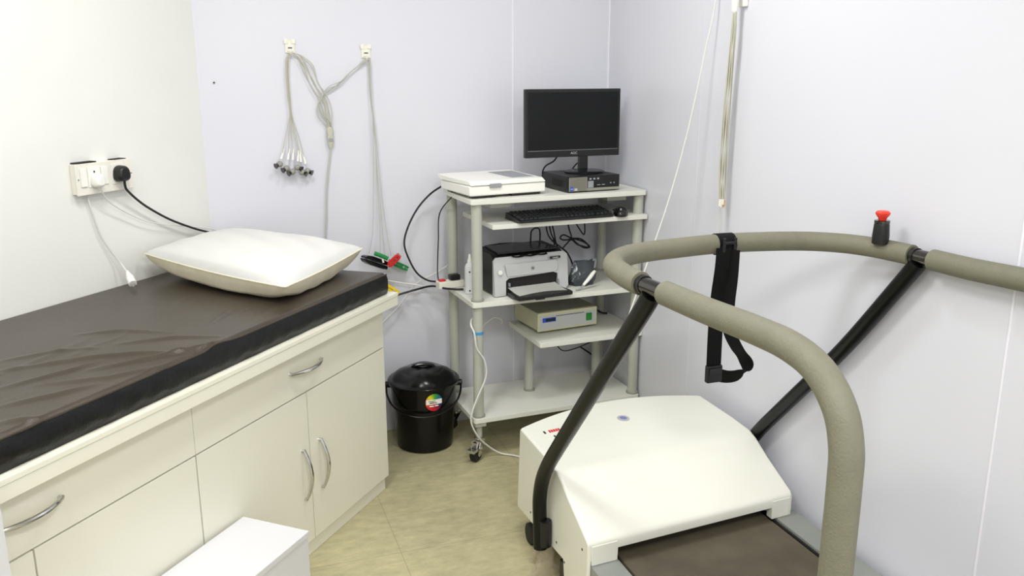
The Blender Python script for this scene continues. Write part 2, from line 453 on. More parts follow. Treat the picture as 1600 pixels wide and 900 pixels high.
# white cabinet at the photo's lower left corner
sc = thing('side_cabinet', 'white side cabinet cut off at the lower left edge of the photo', 'cabinet', cw(-1.95, .93, 0), RZC)
m = MB().box(-.2, .188, -.07, .06, .02, .90, .002); obj('body', m, M_STOOL, sc)
m = MB().box(-.195, .17, -.06, .055, 0, .02, .001); obj('plinth', m, M_STOOL, sc)

# ------------------------------------------------------------------ socket board on the white wall
sk = thing('socket_board', 'ivory switch and socket board on the white wall above the couch', 'socket', cw(-.525, 0, 1.238), RZC)
m = MB().box(-.116, .116, -.022, -.0005, -.055, .045, .003); obj('back_box', m, M_IVORY, sk)
m = MB().box(-.119, .119, -.031, -.0225, -.058, .046, .003); obj('face_plate', m, M_IVORY, sk)
for x0, x1, zt in ((-.110, -.030, .0500), (.045, .098, .0485)):
    m = MB().box(x0, x1, -.0295, -.0005, .0465, zt, .0005); obj('gap', m, M_SLOT, sk, label='dark gap along the top of the socket board')
for x0, x1 in ((-.020, .008), (-.105, -.080)):
    m = MB().box(x0, x1, -.036, -.0315, -.030, .030, .002); obj('switch', m, M_WPLAST, sk)
for xc in (-.048, .052):
    m = MB().box(xc - .026, xc + .026, -.034, -.0315, -.034, .034, .002); so = obj('socket', m, M_WPLAST, sk)
    m = MB()
    for q in ((0, .016), (-.011, -.008), (.011, -.008)):
        m.lathe([(.0035, 0), (.0035, .0006)], c=(xc + q[0], -.034, q[1]), seg=10, axis=Matrix.Rotation(PI / 2, 3, 'X'))
    obj('holes', m, M_SLOT, so)
for x, z in ((-.112, -.005), (.112, -.005)):
    m = MB().lathe([(.003, 0), (.003, .001)], c=(x, -.031, z), seg=10, axis=Matrix.Rotation(PI / 2, 3, 'X')); obj('screw', m, M_CHROME, sk)
P0 = Vector((0, 0, 0))
def cwp(pts): return [cw(*p) for p in pts]
# black plug and cord
bp = thing('power_plug', 'black three-pin plug in the right socket with a thick black cord to the pillow', 'plug', cw(-.472, .0345, 1.238))
root = bp.location.copy()
def rel(pts): return [Vector(p) - root for p in pts]
Rw = Matrix.Rotation(AU, 3, 'Z')
def plug_body(c, sx, sz, dep):
    """rounded plug body standing out of the wall; c in world minus root"""
    m = MB(); rs = []
    for t, f in ((0, .92), (.15, 1), (.7, .94), (.9, .8), (1, .55)):
        ring = []
        for k in range(20):
            a = 2 * PI * k / 20
            x = math.copysign(abs(math.cos(a)) ** .7, math.cos(a)) * sx * f * (1 - .18 * math.sin(a))
            z = math.copysign(abs(math.sin(a)) ** .7, math.sin(a)) * sz * f
            ring.append(Rw @ Vector((x, -dep * t, z)) + Vector(c))
        rs.append(ring)
    m.rings(rs); return m
obj('plug_body', plug_body((0, 0, 0), .026, .028, .036), M_BLACK, bp)
pts = rel(cwp([(-.470, .056, 1.214), (-.466, .052, 1.196), (-.452, .045, 1.178), (-.405, .036, 1.140), (-.348, .032, 1.100), (-.249, .030, 1.043), (-.128, .028, .990), (-.035, .028, .955), (.0, .036, .925)]))
obj('cord', MB().tube(pts, .0042, 10, 5), M_CABLE_B, bp)
# white plug with thin flex towards the pillow
wp = thing('power_plug', 'white adaptor in the left socket with a thin white flex to the pillow', 'plug', cw(-.573, .0345, 1.226))
root = wp.location.copy()
obj('plug_body', plug_body((0, 0, 0), .020, .024, .030), M_WPLAST, wp)
pts = rel(cwp([(-.571, .05, 1.205), (-.560, .045, 1.188), (-.530, .036, 1.150), (-.448, .028, 1.098), (-.336, .026, 1.045), (-.161, .026, 1.003), (-.02, .026, .968), (.012, .04, .945)]))
obj('cord', MB().tube(pts, .0022, 8, 5), M_CABLE_W, wp)
# loose white mains lead hanging from the board down to the mattress
wl = thing('mains_lead', 'loose white lead hanging from the socket board with its plug on the mattress', 'cable', cw(-.48, .09, .853))
root = wl.location.copy()
pts = rel(cwp([(-.592, .012, 1.183), (-.588, .012, 1.150), (-.575, .012, 1.10), (-.556, .014, 1.03), (-.527, .018, .975), (-.503, .030, .930), (-.500, .055, .895)]))
obj('cord', MB().tube(pts, .0030, 8, 5), M_CABLE_W, wl)
d0, d1 = Vector(cw(-.500, .055, .895)) - root, Vector(cw(-.525, .098, .866)) - root
ax = (d1 - d0).normalized()
m = MB().tube([d0 - ax * .01, d0 + ax * .005, d0 + ax * .018, d0 + ax * .030, d1], lambda t: .005 + .009 * min(1, t * 1.5), 12, 3)
obj('plug_body', m, M_WPLAST, wl)
sd = ax.cross(Vector((0, 0, 1))).normalized()
m = MB()
for q in (-.007, .007): m.tube([d1 + sd * q - ax * .002, d1 + sd * q + ax * .012], .0024, 8, 0)
obj('pins', m, M_CHROME, wl)

# ------------------------------------------------------------------ wall hooks with ECG leads (back wall)
def hook(x, z, label):
    h = thing('wall_hook', label, 'hook', (x, YB, z))
    m = MB().box(-.019, .019, -.006, -.0003, -.022, .028, .005, 3); obj('base_plate', m, M_IVORY, h)
    m = MB().box(-.022, -.006, -.009, -.0063, .014, .032, .002).box(.006, .022, -.009, -.0063, .014, .032, .002).box(-.012, .012, -.0085, -.0063, -.016, .010, .002)
    obj('relief', m, M_IVORY, h)
    m = MB().box(-.008, .008, -.0095, -.0087, -.004, .000, .0003); obj('slot', m, M_SLOT, h)
    m = MB().tube([(0, -.004, -.018), (0, -.014, -.026), (0, -.024, -.026), (0, -.029, -.016)], .0035, 8, 4); obj('hook_arm', m, M_IVORY, h)
hook(.337, 1.668, 'ivory adhesive wall hook nearest the white wall, holding the chest leads')
hook(.636, 1.650, 'ivory adhesive wall hook on the right, holding the limb leads')
lead = thing('ecg_lead_set', 'grey ten-wire heart monitor leads draped over two hooks on the back wall', 'cable', (.475, YB - .02, 1.30))
root = lead.location.copy()
def bw(p, y): return Vector((p[0], y, p[1])) - root
bl = [(.337, 1.645), (.325, 1.628), (.321, 1.60), (.319, 1.552), (.320, 1.478), (.323, 1.403)]
ends = [(.278, 1.248), (.303, 1.246), (.321, 1.244), (.340, 1.238), (.350, 1.235), (.366, 1.226)]
bulbs = [(.266, 1.216), (.292, 1.198), (.314, 1.184), (.335, 1.200), (.352, 1.180), (.374, 1.184)]
hy = [(.337, 1.645), (.367, 1.635), (.399, 1.594), (.419, 1.537), (.441, 1.490), (.460, 1.455), (.470, 1.406), (.475, 1.348)]
for k in range(6):
    q = (k - 2.5)
    j = lambda i: (q * .0022 + random.uniform(-.002, .002), random.uniform(-.003, .003))
    up = []
    for i, p in enumerate(hy[::-1]):
        dx = j(i); f = 1.0 + 2.8 * math.sin(PI * i / 7)
        up.append(bw((p[0] + dx[0] * f, p[1] + dx[1]), YB - .016 - .002 * (k % 3)))
    dn = [bw((p[0] + q * .0018, p[1]), YB - .020 - .002 * (k % 3)) for p in bl[1:]]
    e = ends[k]; dn += [bw(((bl[-1][0] + e[0]) / 2 + q * .002, 1.32), YB - .022), bw(e, YB - .026)]
    obj('lead', MB().tube(up + dn, .0016, 6, 4), M_CABLE_K, lead)
    b = bulbs[k]
    d = (bw(b, YB - .034) - bw(e, YB - .026)); d.normalize()
    p = bw(e, YB - .026)
    s_ = obj('suction_electrode', MB().sphere(bw(b, YB - .034), .0135, .013, .0125), M_BULB, lead, label='grey rubber suction electrode')
    ca = Vector((1 if k > 2 else -1, -.6, -.4)).normalized()
    c0 = bw(b, YB - .034)
    obj('cup', MB().tube([c0 + ca * .008, c0 + ca * .016, c0 + ca * .021], lambda t: .007 + .005 * t, 12, 0), M_STEELDK, s_)
    obj('boot', MB().tube([p - d * .030, p - d * .01, p + d * .014], lambda t: .0028 + .002 * t, 8, 0), M_WPLAST, s_)
ry = [(.636, 1.625), (.597, 1.594), (.560, 1.567), (.517, 1.527), (.475, 1.505), (.448, 1.480), (.434, 1.440), (.445, 1.402), (.466, 1.376), (.475, 1.348)]
rd = [(.636, 1.625), (.645, 1.610), (.645, 1.501), (.651, 1.399), (.657, 1.242), (.662, 1.082), (.669, .918), (.672, .832)]
rd_end = [(.676, .806), (.700, .812), (.655, .826), (.606, .828)]
for k in range(4):
    q = k - 1.5
    up = [bw((p[0] + q * .005 + random.uniform(-.004, .004), p[1] + q * .009 * math.sin(PI * i / 9) + random.uniform(-.003, .003)), YB - .016 - .003 * k) for i, p in enumerate(ry[::-1])]
    dn = []
    for i, p in enumerate(rd[1:]):
        t = i / (len(rd) - 2); e = rd_end[k]
        off = (e[0] - rd[-1][0]) * t ** 2.2
        dn.append(bw((p[0] + q * .0025 * (1 - t) + off, p[1] + (e[1] - rd[-1][1]) * t), YB - .018 - .0025 * k - .025 * t))
    obj('lead', MB().tube(up + dn, .0016, 6, 4), M_CABLE_G, lead)
m = MB()
rs = []
for z, wx, wy in ((1.357, .008, .006), (1.352, .013, .008), (1.330, .013, .009), (1.324, .010, .008), (1.320, .013, .009), (1.295, .013, .009), (1.276, .007, .006), (1.268, .004, .004)):
    rs.append([Vector((.474 + wx * math.copysign(abs(math.cos(a)) ** .6, math.cos(a)), YB - .018 + wy * math.copysign(abs(math.sin(a)) ** .6, math.sin(a)), z)) - root for a in [2 * PI * i / 16 for i in range(16)]])
m.rings(rs); yk = obj('yoke', m, M_CABLE_K, lead, label='khaki plastic yoke joining the wires')
obj('yoke_plate', MB().box(.465 - root.x, .483 - root.x, YB - .0285 - root.y, YB - .027 - root.y, 1.299 - root.z, 1.312 - root.z, .0004), M_GREY, yk)
obj('trunk_cable', MB().tube([bw(p, YB - .018) for p in [(.473, 1.274), (.466, 1.225), (.460, 1.190), (.447, 1.091), (.440, .985), (.432, .891), (.428, .70), (.43, .55)]], .0034, 8, 4), M_CABLE_G, lead)

# limb clamps hanging on the lead ends behind the couch
def clamp(name_lab, loc, tilt, m_, L=.105, W=.024, T=.012, yaw=0):
    c = thing('limb_clamp', name_lab, 'clamp', loc, yaw, 'limb electrode clamps')
    c.rotation_euler = (0, tilt, yaw)
    for sg in (1, -1):
        lens = [(-L * .5, sg * .001), (L * .5, sg * .001), (L * .5, sg * T * .8), (L * .30, sg * T), (-L * .25, sg * T), (-L * .42, sg * T * .75), (-L * .5, sg * T * .4)]
        if sg < 0: lens = lens[::-1]
        obj('jaw', MB().prism(lens, lambda p, k: Vector((p[0], (k - .5) * W, p[1])), .002, 2), m_, c)
    obj('pivot', MB().tube([(L * .22, -W * .55, 0), (L * .22, W * .55, 0)], .0045, 10, 0), M_CHROME, c)
    obj('contact_plate', MB().box(-L * .35, -L * .05, -W * .4, W * .4, -.0018, .0018, .0005), M_CHROME, c)
    return c
clamp('black limb electrode clamp hanging closest to the pillow corner', (.622, YB - .085, .800), math.radians(24), M_BLACKG, .130, .034, .019, yaw=.5)
clamp('red limb electrode clamp hanging beyond the couch end', (.704, YB - .085, .800), math.radians(-42), M_RED, .066, .034, .013, yaw=-.3)
clamp('green limb electrode clamp hanging to the right of the red one', (.733, YB - .032, .768), math.radians(28), M_GREEN, .090, .030, yaw=.2)
clamp('yellow limb electrode clamp hanging lowest behind the couch end', (.672, YB - .105, .690), math.radians(35), M_YELLOW, .100, .034, yaw=.1)
# small green lead connector with its white pins
gc = thing('lead_connector', 'small green lead connector with white pins above the black clamp', 'connector', (.655, YB - .055, .822))
obj('body', MB().tube([(-.030, -.02, .012), (-.010, -.02, .004), (.025, -.02, -.014)], .009, 10, 3), M_GREEN, gc)
obj('pins', MB().tube([(-.020, -.03, -.005), (-.018, -.031, -.022)], .004, 8, 0).tube([(.0, -.03, -.012), (.004, -.031, -.028)], .004, 8, 0), M_WPLAST, gc)

# ------------------------------------------------------------------ equipment trolley
CX, CY, CR = .941, 3.173, math.radians(2.5)
cart = thing('equipment_trolley', 'grey-white five-shelf trolley on castors in the room corner', 'trolley', (CX, CY, 0), CR)
def cp(x, y, z=0): return Vector((CX + x * math.cos(CR) - y * math.sin(CR), CY + x * math.sin(CR) + y * math.cos(CR), z))
CW, CD = .772, .372
def shelf(name, poly, z0, z1):
    m = MB(); m.prism(poly, lambda p, k: Vector((p[0], p[1], z0 if k == 0 else z1)), .002, 2); return obj(name, m, M_CART, cart)
def rc(x0, x1, y0, y1, r=.012):
    out = []
    for cx, cy, a0 in ((x1 - r, y0 + r, -90), (x1 - r, y1 - r, 0), (x0 + r, y1 - r, 90), (x0 + r, y0 + r, 180)):
        for k in range(4):
            a = math.radians(a0 + k * 30); out.append((cx + r * math.cos(a), cy + r * math.sin(a)))
    return out
shelf('bottom_shelf', rc(0, CW, 0, CD), .168, .189)
shelf('middle_shelf', rc(0, CW, 0, CD), .661, .682)
shelf('top_shelf', rc(-.002, CW + .003, 0, CD), 1.073, 1.093)
shelf('small_shelf', rc(.295, CW + .012, .006, CD), .458, .479)
shelf('keyboard_shelf', rc(.082, CW + .004, -.012, CD - .01, .006), .974, .993)
PR = .0215
FL, FR, RL, RR = (.030, .030), (.752, .032), (.030, .345), (.748, .345)
for (x, y) in (FL, FR, RL, RR):
    p = obj('post', MB().lathe([(PR, .189), (PR, 1.073)], (x, y, 0), 28), M_POST, cart)
    for z in (.189, .682):
        obj('collar', MB().lathe([(PR + .0045, z), (PR + .0045, z + .008), (PR + .001, z + .011)], (x, y, 0), 24), M_COLLAR, p)
for (x, y) in ((.342, .235), (.692, .27)):
    p = obj('short_post', MB().lathe([(PR - .001, .189), (PR - .001, .458)], (x, y, 0), 28), M_POST, cart)
    obj('collar', MB().lathe([(PR + .003, .189), (PR + .003, .196), (PR, .199)], (x, y, 0), 24), M_COLLAR, p)
m = MB().lathe([(PR + .0008, .545), (PR + .0008, .557)], (FL[0], FL[1], 0), 28); obj('tape_band', m, M_BLUETAPE, cart, label='blue tape round the front post')
for (x, y), ang in ((FL, math.radians(-140)), (FR, -.6), (RL, 2.2), (RR, .4)):
    c = obj('caster', MB().box(x - .024, x + .024, y - .024, y + .024, .150, .168, .002).lathe([(.013, .098), (.013, .150)], (x, y, 0), 16), M_POST, cart)
    R = Matrix.Translation((x, y, 0)) @ Matrix.Rotation(ang, 4, 'Z')
    fk = MB().lathe([(.019, .088), (.021, .092), (.021, .098), (.015, .101)], (x, y, 0), 20)
    for sg in (-1, 1):
        fk.prism([(-.018, .090), (.016, .090), (.042, .036), (.032, .022), (.014, .030)], lambda p, k, sg=sg: R @ Vector((p[0], sg * (.0155 + .0035 * k), p[1])))
    obj('fork', fk, M_CHROME, c)
    ax = Matrix.Rotation(ang, 3, 'Z') @ Matrix.Rotation(PI / 2, 3, 'X')
    wc = R @ Vector((.030, .0, .033))
    obj('wheel', MB().lathe([(.010, -.0135), (.028, -.0135), (.033, -.009), (.033, .009), (.028, .0135), (.010, .0135)], wc, 28, ax), M_RUBBER, c)
    bk = MB().box(.040, .072, -.017, .017, .052, .060, .002, xf=R).box(.022, .044, -.012, .012, .058, .084, .002, xf=R)
    obj('brake_lever', bk, M_CHROME, c)
for xx in (.10, .62):                                              # drawer slides below the top
    m = MB().box(xx, xx + .09, .06, .34, 1.048, 1.0725, .002); obj('shelf_bracket', m, M_POST, cart)

def on_cart(name, label, cat, wx, wy, z, rz): return thing(name, label, cat, (wx, wy, z), rz)

# flatbed device on the top shelf, left
sc = on_cart('flatbed_scanner', 'white flat desktop scanner on the top shelf of the trolley', 'scanner', .941, 3.196, 1.0935, math.radians(8.5))
LW, LD = .338, .285
m = MB().box(0, LW, 0, LD, .010, .050, .007, 3); obj('base', m, M_WPLAST, sc)
m = MB()
m.prism([(-.004, .0515), (-.004, .054), (.02, .066), (LD - .02, .069), (LD + .014, .071), (LD + .014, .068), (LD - .01, .0515)], lambda p, k: Vector((.004 + k * (LW - .008) - (.012 if (k == 0 and p[0] > .2) else 0), p[0], p[1])), .002)
obj('lid', m, M_WPLAST, sc)
m = MB()
def lidz(y): return .066 + (y - .02) * (.003 / (LD - .04)) + .0004
m.prism([(.215, .06), (.315, .06), (.318, .26), (.205, .26)], lambda p, k: Vector((p[0], p[1], lidz(p[1]) + .0006 * k))); obj('lid_window', m, M_GREY, sc, label='grey panel in the scanner lid')
m = MB().box(.085, .135, -.008, .003, .040, .056, .002); obj('latch', m, M_GREY, sc, label='grey finger latch')
for x0, x1, y0 in ((.02, .12, .012), (.19, .32, .012), (.02, .08, LD - .06), (.25, .31, LD - .06)):
    obj('foot', MB().box(x0, x1, y0, y0 + .038, 0, .0105, .002), M_BLACK, sc)
m = MB().box(LW - .003, LW + .022, .10, .13, .012, .020, .002); obj('side_tab', m, M_WPLAST, sc)

# desktop computer
pc = on_cart('desktop_computer', 'small black desktop computer lying flat under the monitor', 'computer', 1.367, 3.233, 1.0932, math.radians(5))
PW, PD, PH = .242, .235, .066
m = MB().box(0, PW, .010, PD, .003, PH, .002); obj('case', m, M_BLACK, pc)
m = MB().box(0, PW, 0, .0098, .003, PH, .002); obj('front_panel', m, M_BLACKG, pc)
g = MB().box(.004, .088, -.003, -.0005, .006, .062, .001); gr = obj('grille', g, M_PCFRONT, pc, label='grey perforated left half of the computer front')
m = MB()
for i in range(13):
    for j in range(9): m.box(.008 + i * .006, .011 + i * .006, -.0036, -.0031, .0085 + j * .006, .0115 + j * .006)
obj('perforation', m, M_SLOT, gr)
m = MB().box(.088, PW - .002, -.003, -.0005, .005, .016, .001); obj('lower_trim', m, M_PCFRONT, pc)
m = MB().box(.092, .118, -.0025, -.0005, .017, .045, .001); obj('card_slot', m, M_GREY, pc)
for k in range(3):
    m = MB().box(.098 + k * .018, .108 + k * .018, -.0022, -.0005, .050, .057, .0005); obj('port', m, M_CHROME, pc)
for k in range(2):
    m = MB().box(.135 + k * .022, .150 + k * .022, -.002, -.0005, .026, .029, .0005); obj('usb_port', m, M_GREY, pc)
for k in range(2):
    m = MB().lathe([(.003, 0), (.003, .001)], c=(.200 + k * .016, -.0005, .033), seg=10, axis=Matrix.Rotation(PI / 2, 3, 'X')); obj('audio_jack', m, M_GREY, pc)
m = MB().box(.008, .023, -.0044, -.0038, .008, .025, .0003); s_ = obj('badge', m, M_BLUE, pc, label='blue processor badge')
text_part('badge_text', 'intel', .006, Matrix.Translation((.0155, -.0046, .0165)) @ RX90, M_WPLAST, s_, .0002)
m = MB().box(.028, .042, -.0044, -.0038, .008, .018, .0003); obj('badge', m, M_SILVER, pc, label='small silver badge')
for x in (.02, PW - .03):
    for y in (.02, PD - .03): obj('foot', MB().box(x, x + .012, y, y + .012, 0, .0035), M_RUBBER, pc)
m = MB()
for k in range(8): m.box(-.0008, .0004, .05 + k * .012, .056 + k * .012, .02, .048)
obj('side_vents', m, M_SLOT, pc)

# monitor standing on the computer
mo = on_cart('computer_monitor', 'black widescreen computer monitor standing on the desktop computer', 'monitor', 1.497, 3.365, 1.1596, math.radians(1.5))
m = MB().lathe([(.082, 0), (.086, .002), (.086, .006), (.078, .010), (.03, .013), (.001, .013)], (0, 0, 0), 48)
for v in m.bm.verts: v.co.y *= .86
obj('stand_base', m, M_BLACKG, mo)
m = MB().box(-.019, .019, .004, .030, .011, .092, .004, 3); obj('stand_neck', m, M_BLACKG, mo)
x0, x1, z0, z1 = -.272, .160, .068, .345
m = MB().box(x0, x1, -.006, .016, z0, z1, .003, 2); obj('bezel', m, M_BLACK, mo)
m = MB().prism([(x0 + .05, z0 + .03), (x1 - .05, z0 + .03), (x1 - .05, z1 - .05), (x0 + .05, z1 - .05)], lambda p, k: Vector((p[0] * (1 - .12 * k), .0165 + .026 * k, p[1])), .004); obj('back_cover', m, M_BLACK, mo)
m = MB().box(x0 + .013, x1 - .012, -.0072, -.0062, z0 + .031, z1 - .013); obj('screen', m, M_SCREEN, mo, label='dark switched-off screen')
m = MB().box(x0 + .01, x1 - .008, -.0078, -.0062, z0 + .0275, z0 + .0288); obj('trim_line', m, M_GREY, mo)
text_part('logo', 'AOC', .014, Matrix.Translation((-.052, -.0064, z0 + .015)) @ RX90, M_SILVER, mo, .0004)
# monitor leads
pts = [(1.348, 3.470, 1.135), (1.347, 3.462, 1.162), (1.357, 3.45, 1.185), (1.385, 3.43, 1.206), (1.398, 3.412, 1.238)]
q = mo.matrix_basis.inverted()
obj('monitor_cable', MB().tube([q @ Vector(p) for p in pts], .0035, 8, 5), M_CABLE_B, mo, label='black cable left of the stand')
pts = [(1.480, 3.455, 1.165), (1.490, 3.43, 1.190), (1.512, 3.42, 1.207), (1.530, 3.412, 1.238)]
obj('monitor_cable', MB().tube([q @ Vector(p) for p in pts], .003, 8, 5), M_CABLE_B, mo, label='black cable right of the stand')

# keyboard and mouse
kb = on_cart('keyboard', 'black computer keyboard on the pull-out shelf', 'keyboard', 1.128, 3.142, .9932, math.radians(5.5))
m = MB().prism([(0, .003), (0, .012), (.02, .014), (.135, .028), (.142, .026), (.142, .003)], lambda p, k: Vector((k * .425, p[0], p[1])), .002); obj('body', m, M_BLACK, kb)
m = MB()
def key(x, y, w_, d_=.0155):
    z = .0145 + (y - .02) * .122
    m.prism([(x, y), (x + w_, y), (x + w_, y + d_), (x, y + d_)], lambda p, k: Vector((p[0] + (.0018 * k if p[0] == x else -.0018 * k), p[1] + (.0015 * k if p[1] == y else -.0015 * k), .0135 + (p[1] - .02) * .122 + .0075 * k)))
for r_ in range(6):
    y = .014 + r_ * .0195
    x = .010
    while x < .410:
        if r_ == 0 and .070 < x < .075: pass
        w_ = .0165 if not (r_ == 0 and .07 < x < .19) else .105
        if .278 < x < .286 or .338 < x < .346: x += .006; continue
        key(x, y, w_); x += w_ + .0025
obj('keys', m, M_PRINTDK, kb)
m = MB()
for k in range(3): m.lathe([(.0015, 0), (.0015, .0006)], c=(.365 + k * .014, .132, .0283), seg=8)
obj('indicator_lights', m, M_GREENSW, kb)
ms = on_cart('computer_mouse', 'black computer mouse beside the keyboard on the pull-out shelf', 'mouse', 1.598, 3.214, .9932, math.radians(-25))
m = MB().sphere((0, 0, .006), .031, .052, .030, 24, 14)
for v in m.bm.verts:
    if v.co.z < .002: v.co.z = .0
obj('body', m, M_BLACKG, ms)
obj('scroll_wheel', MB().lathe([(.007, -.003), (.008, 0), (.007, .003)], (0, -.03, .026), 16, Matrix.Rotation(PI / 2, 3, 'Y')), M_GREY, ms)
obj('mouse_cord', MB().tube([(0, .05, .006), (-.01, .09, .004), (-.03, .12, .003), (-.02, .145, .003)], .0018, 6, 4), M_CABLE_B, ms)

# squeeze bottle
bt = on_cart('squeeze_bottle', 'white gel squeeze bottle on the middle shelf left of the printer', 'bottle', .978, 3.335, .6822, 0)
m = MB().lathe([(.018, 0), (.0215, .004), (.0215, .108), (.018, .122), (.010, .130)], seg=28); obj('body', m, M_BOTTLE, bt)
m = MB().lathe([(.010, .130), (.010, .140), (.007, .146), (.0045, .164), (.003, .166)], seg=20); obj('nozzle', m, M_WPLAST, bt)
m = MB()
for a in (-1.9, -1.1):
    for z in (.016, .095):
        m.sphere((.0212 * math.cos(a), .0212 * math.sin(a), z), .004, .002, .004, 10, 6)
obj('printed_dots', m, M_BLACK, bt, label='dark printed dots')

# laser printer
pr = on_cart('laser_printer', 'silver and black laser printer on the middle shelf of the trolley', 'printer', 1.050, 3.240, .6822, math.radians(8))
PW = .345
m = MB().prism([(.012, .004), (.012, .10), (.02, .15), (.05, .168), (.205, .172), (.215, .16), (.215, .004)], lambda p, k: Vector((.006 + k * (PW - .012), p[0] + .012 * (0), p[1])), .006, 3)
obj('body', m, M_PRINTDK, pr, label='charcoal body of the printer')
m = MB()                                                           # recess behind the front arch
m.box(.052, PW - .052, -.004, .0115, .006, .075); obj('paper_slot', m, M_SLOT, pr, label='black paper slot')
arch = [(0, .003), (.050, .003), (.050, .064), (.062, .074), (PW - .074, .080), (PW - .052, .072), (PW - .052, .003), (PW - .016, .0), (PW, .016), (PW, .148), (PW - .012, .160), (.012, .160), (0, .148)]
m = MB(); m.prism(arch, lambda p, k: Vector((p[0], .011 if k == 0 else -.012 + (.024 * max(0, (p[1] - .115) / .045) ** 2), p[1])), .003, 2)
obj('front_cover', m, M_SILVER, pr, label='silver front arch of the printer')
m = MB().prism([(.055, .082), (PW - .066, .082), (PW - .055, .092), (PW - .055, .120), (PW - .066, .132), (.045, .132)], lambda p, k: Vector((p[0], -.0122 - .0035 * k + (.02 * max(0, (p[1] - .115) / .045) ** 2), p[1])), .001)
obj('front_band', m, M_SILVER, pr)
m = MB(); m.prism([(.03, .10), (.315, .10), (.30, .165), (.20, .168), (.12, .168), (.045, .165)], lambda p, k: Vector((p[0], .03 + (p[1] - .10) * 2.3, .1665 + .010 * k + .006 * math.sin(p[0] * 14) * k)), .002)
obj('output_tray', m, M_BLACKG, pr)
m = MB().grid(lambda a, b: Vector((.085 + .165 * a, -.002 + .05 * b - .004 * math.sin(a * PI), .159 + .012 * b - .004 * abs(math.sin(a * 9)))), 24, 4)
ex = bmesh.ops.solidify(m.bm, geom=m.bm.faces[:], thickness=.002)
obj('output_flap', m, M_BLACK, pr)
m = MB().lathe([(.0095, 0), (.0095, .002), (.0075, .0025)], c=(.024, -.0115, .102), seg=24, axis=Matrix.Rotation(PI / 2, 3, 'X')); obj('power_button', m, M_WPLAST, pr)
m = MB().lathe([(.0085, 0), (.0085, .0012)], c=(.172, -.0150, .107), seg=24, axis=Matrix.Rotation(PI / 2, 3, 'X')); lg = obj('logo', m, M_GREY, pr, label='round dark maker logo')
text_part('logo_text', 'hp', .011, Matrix.Translation((.172, -.0164, .108)) @ RX90, M_BLACK, lg, .0003)
m = MB().box(.258, .306, -.0100, -.0035, .136, .1455, .0006); npl = obj('name_plate', m, M_BLACK, pr, label='black name plate with white lettering')
text_part('name_text', 'LaserJet', .0085, Matrix.Translation((.282, -.0103, .1408)) @ RX90, M_WPLAST, npl, .0003)
m = MB().prism([(.052, -.125), (.300, -.125), (.304, -.09), (.296, -.010), (.054, -.010), (.046, -.09)], lambda p, k: Vector((p[0], p[1], .004 + .016 * k)), .004, 2)
m.box(.13, .17, -.124, -.10, .0003, .006, .001)
obj('input_tray', m, M_BLACK, pr)
m = MB().box(.290, .296, -.02, -.005, .010, .05, .001).box(.062, .066, -.02, -.005, .04, .055, .001); obj('paper_guide', m, M_GREY, pr)
pa = MB().grid(lambda a, b: pr.matrix_basis @ Vector((.062 + .222 * a, -.108 + .104 * b, .0215 + .012 * b * b + .007 * math.sin(PI * a) * (1 - b))), 12, 8)
bmesh.ops.solidify(pa.bm, geom=pa.bm.faces[:], thickness=-.001)
tag(obj('paper_sheet', pa, M_PAPER, loc=(1.22, 3.19, .703)), 'white paper sheets lying in the printer tray', 'paper')

# ECG interface box
eb = on_cart('signal_box', 'beige electronic box with a green switch on the small lower shelf', 'device', 1.271, 3.318, .4792, math.radians(6.5))
EW, ED, EH = .290, .225, .094
m = MB().box(0, EW, .004, ED, .014, EH - .002, .002); obj('case', m, M_BEIGE, eb)
m = MB().box(.001, EW - .001, .002, ED - .002, EH - .0018, EH, .0005); obj('lid', m, M_BEIGET, eb, label='darker grey-beige lid')
m = MB().box(-.002, EW + .002, -.006, .0035, .010, EH - .002, .003, 3); fp_ = obj('front_frame', m, M_BEIGE, eb)
m = MB().box(.006, EW - .006, -.0072, -.0062, .020, .080, .0005); obj('front_panel', m, M_SILVER, eb, label='pale grey front panel')
m = MB().box(.020, .085, -.0082, -.0074, .050, .070, .001); lb = obj('display', m, M_BLUE, eb, label='blue display label')
m = MB().box(.035, .082, -.0088, -.0083, .054, .066); obj('display_window', m, M_BLACK, lb)
m = MB().box(.085, .225, -.0078, -.0073, .072, .0745); obj('panel_line', m, M_BLACK, eb)
m = MB().box(.236, .264, -.011, -.0074, .034, .068, .002); sw = obj('power_switch', m, M_GREENSW, eb, label='green rocker switch')
for x in (.02, EW - .04):
    for y in (.02, ED - .04): obj('foot', MB().lathe([(.010, 0), (.010, .014)], (x + .01, y + .01, 0), 14), M_RUBBER, eb)

# power strip, pouch and probe on the middle shelf
ps = on_cart('extension_socket', 'cream extension socket with red switch at the left end of the middle shelf', 'socket', .925, 3.468, .6822, math.radians(8))
m = MB().box(-.055, .062, -.022, .022, 0, .030, .004); obj('body', m, M_IVORY, ps)
m = MB().box(-.048, -.020, -.012, .012, .0302, .038, .002); obj('switch', m, M_RED, ps)
m = MB().box(.000, .045, -.018, .018, .0302, .055, .006, 3); obj('plug', m, M_BLACK, ps)
po = thing('plastic_pouch', 'dark see-through plastic pouch on the middle shelf right of the printer', 'pouch', (1.475, 3.33, .6825), math.radians(5))
random.seed(5)
m = MB(); rs = []
for z, wx, wy in ((0, .055, .040), (.02, .064, .044), (.05, .060, .036), (.075, .054, .024), (.095, .050, .010), (.100, .048, .004)):
    rs.append([Vector((wx * math.cos(a) * (1 + .10 * math.sin(5 * a + z * 70)) + z * .15, wy * math.sin(a) * (1 + .15 * math.sin(7 * a + z * 90)), z + .006 * math.sin(3 * a) * (z > .06))) for a in [2 * PI * i / 28 for i in range(28)]])
m.rings(rs); obj('film', m, M_POUCH, po, angle=30)
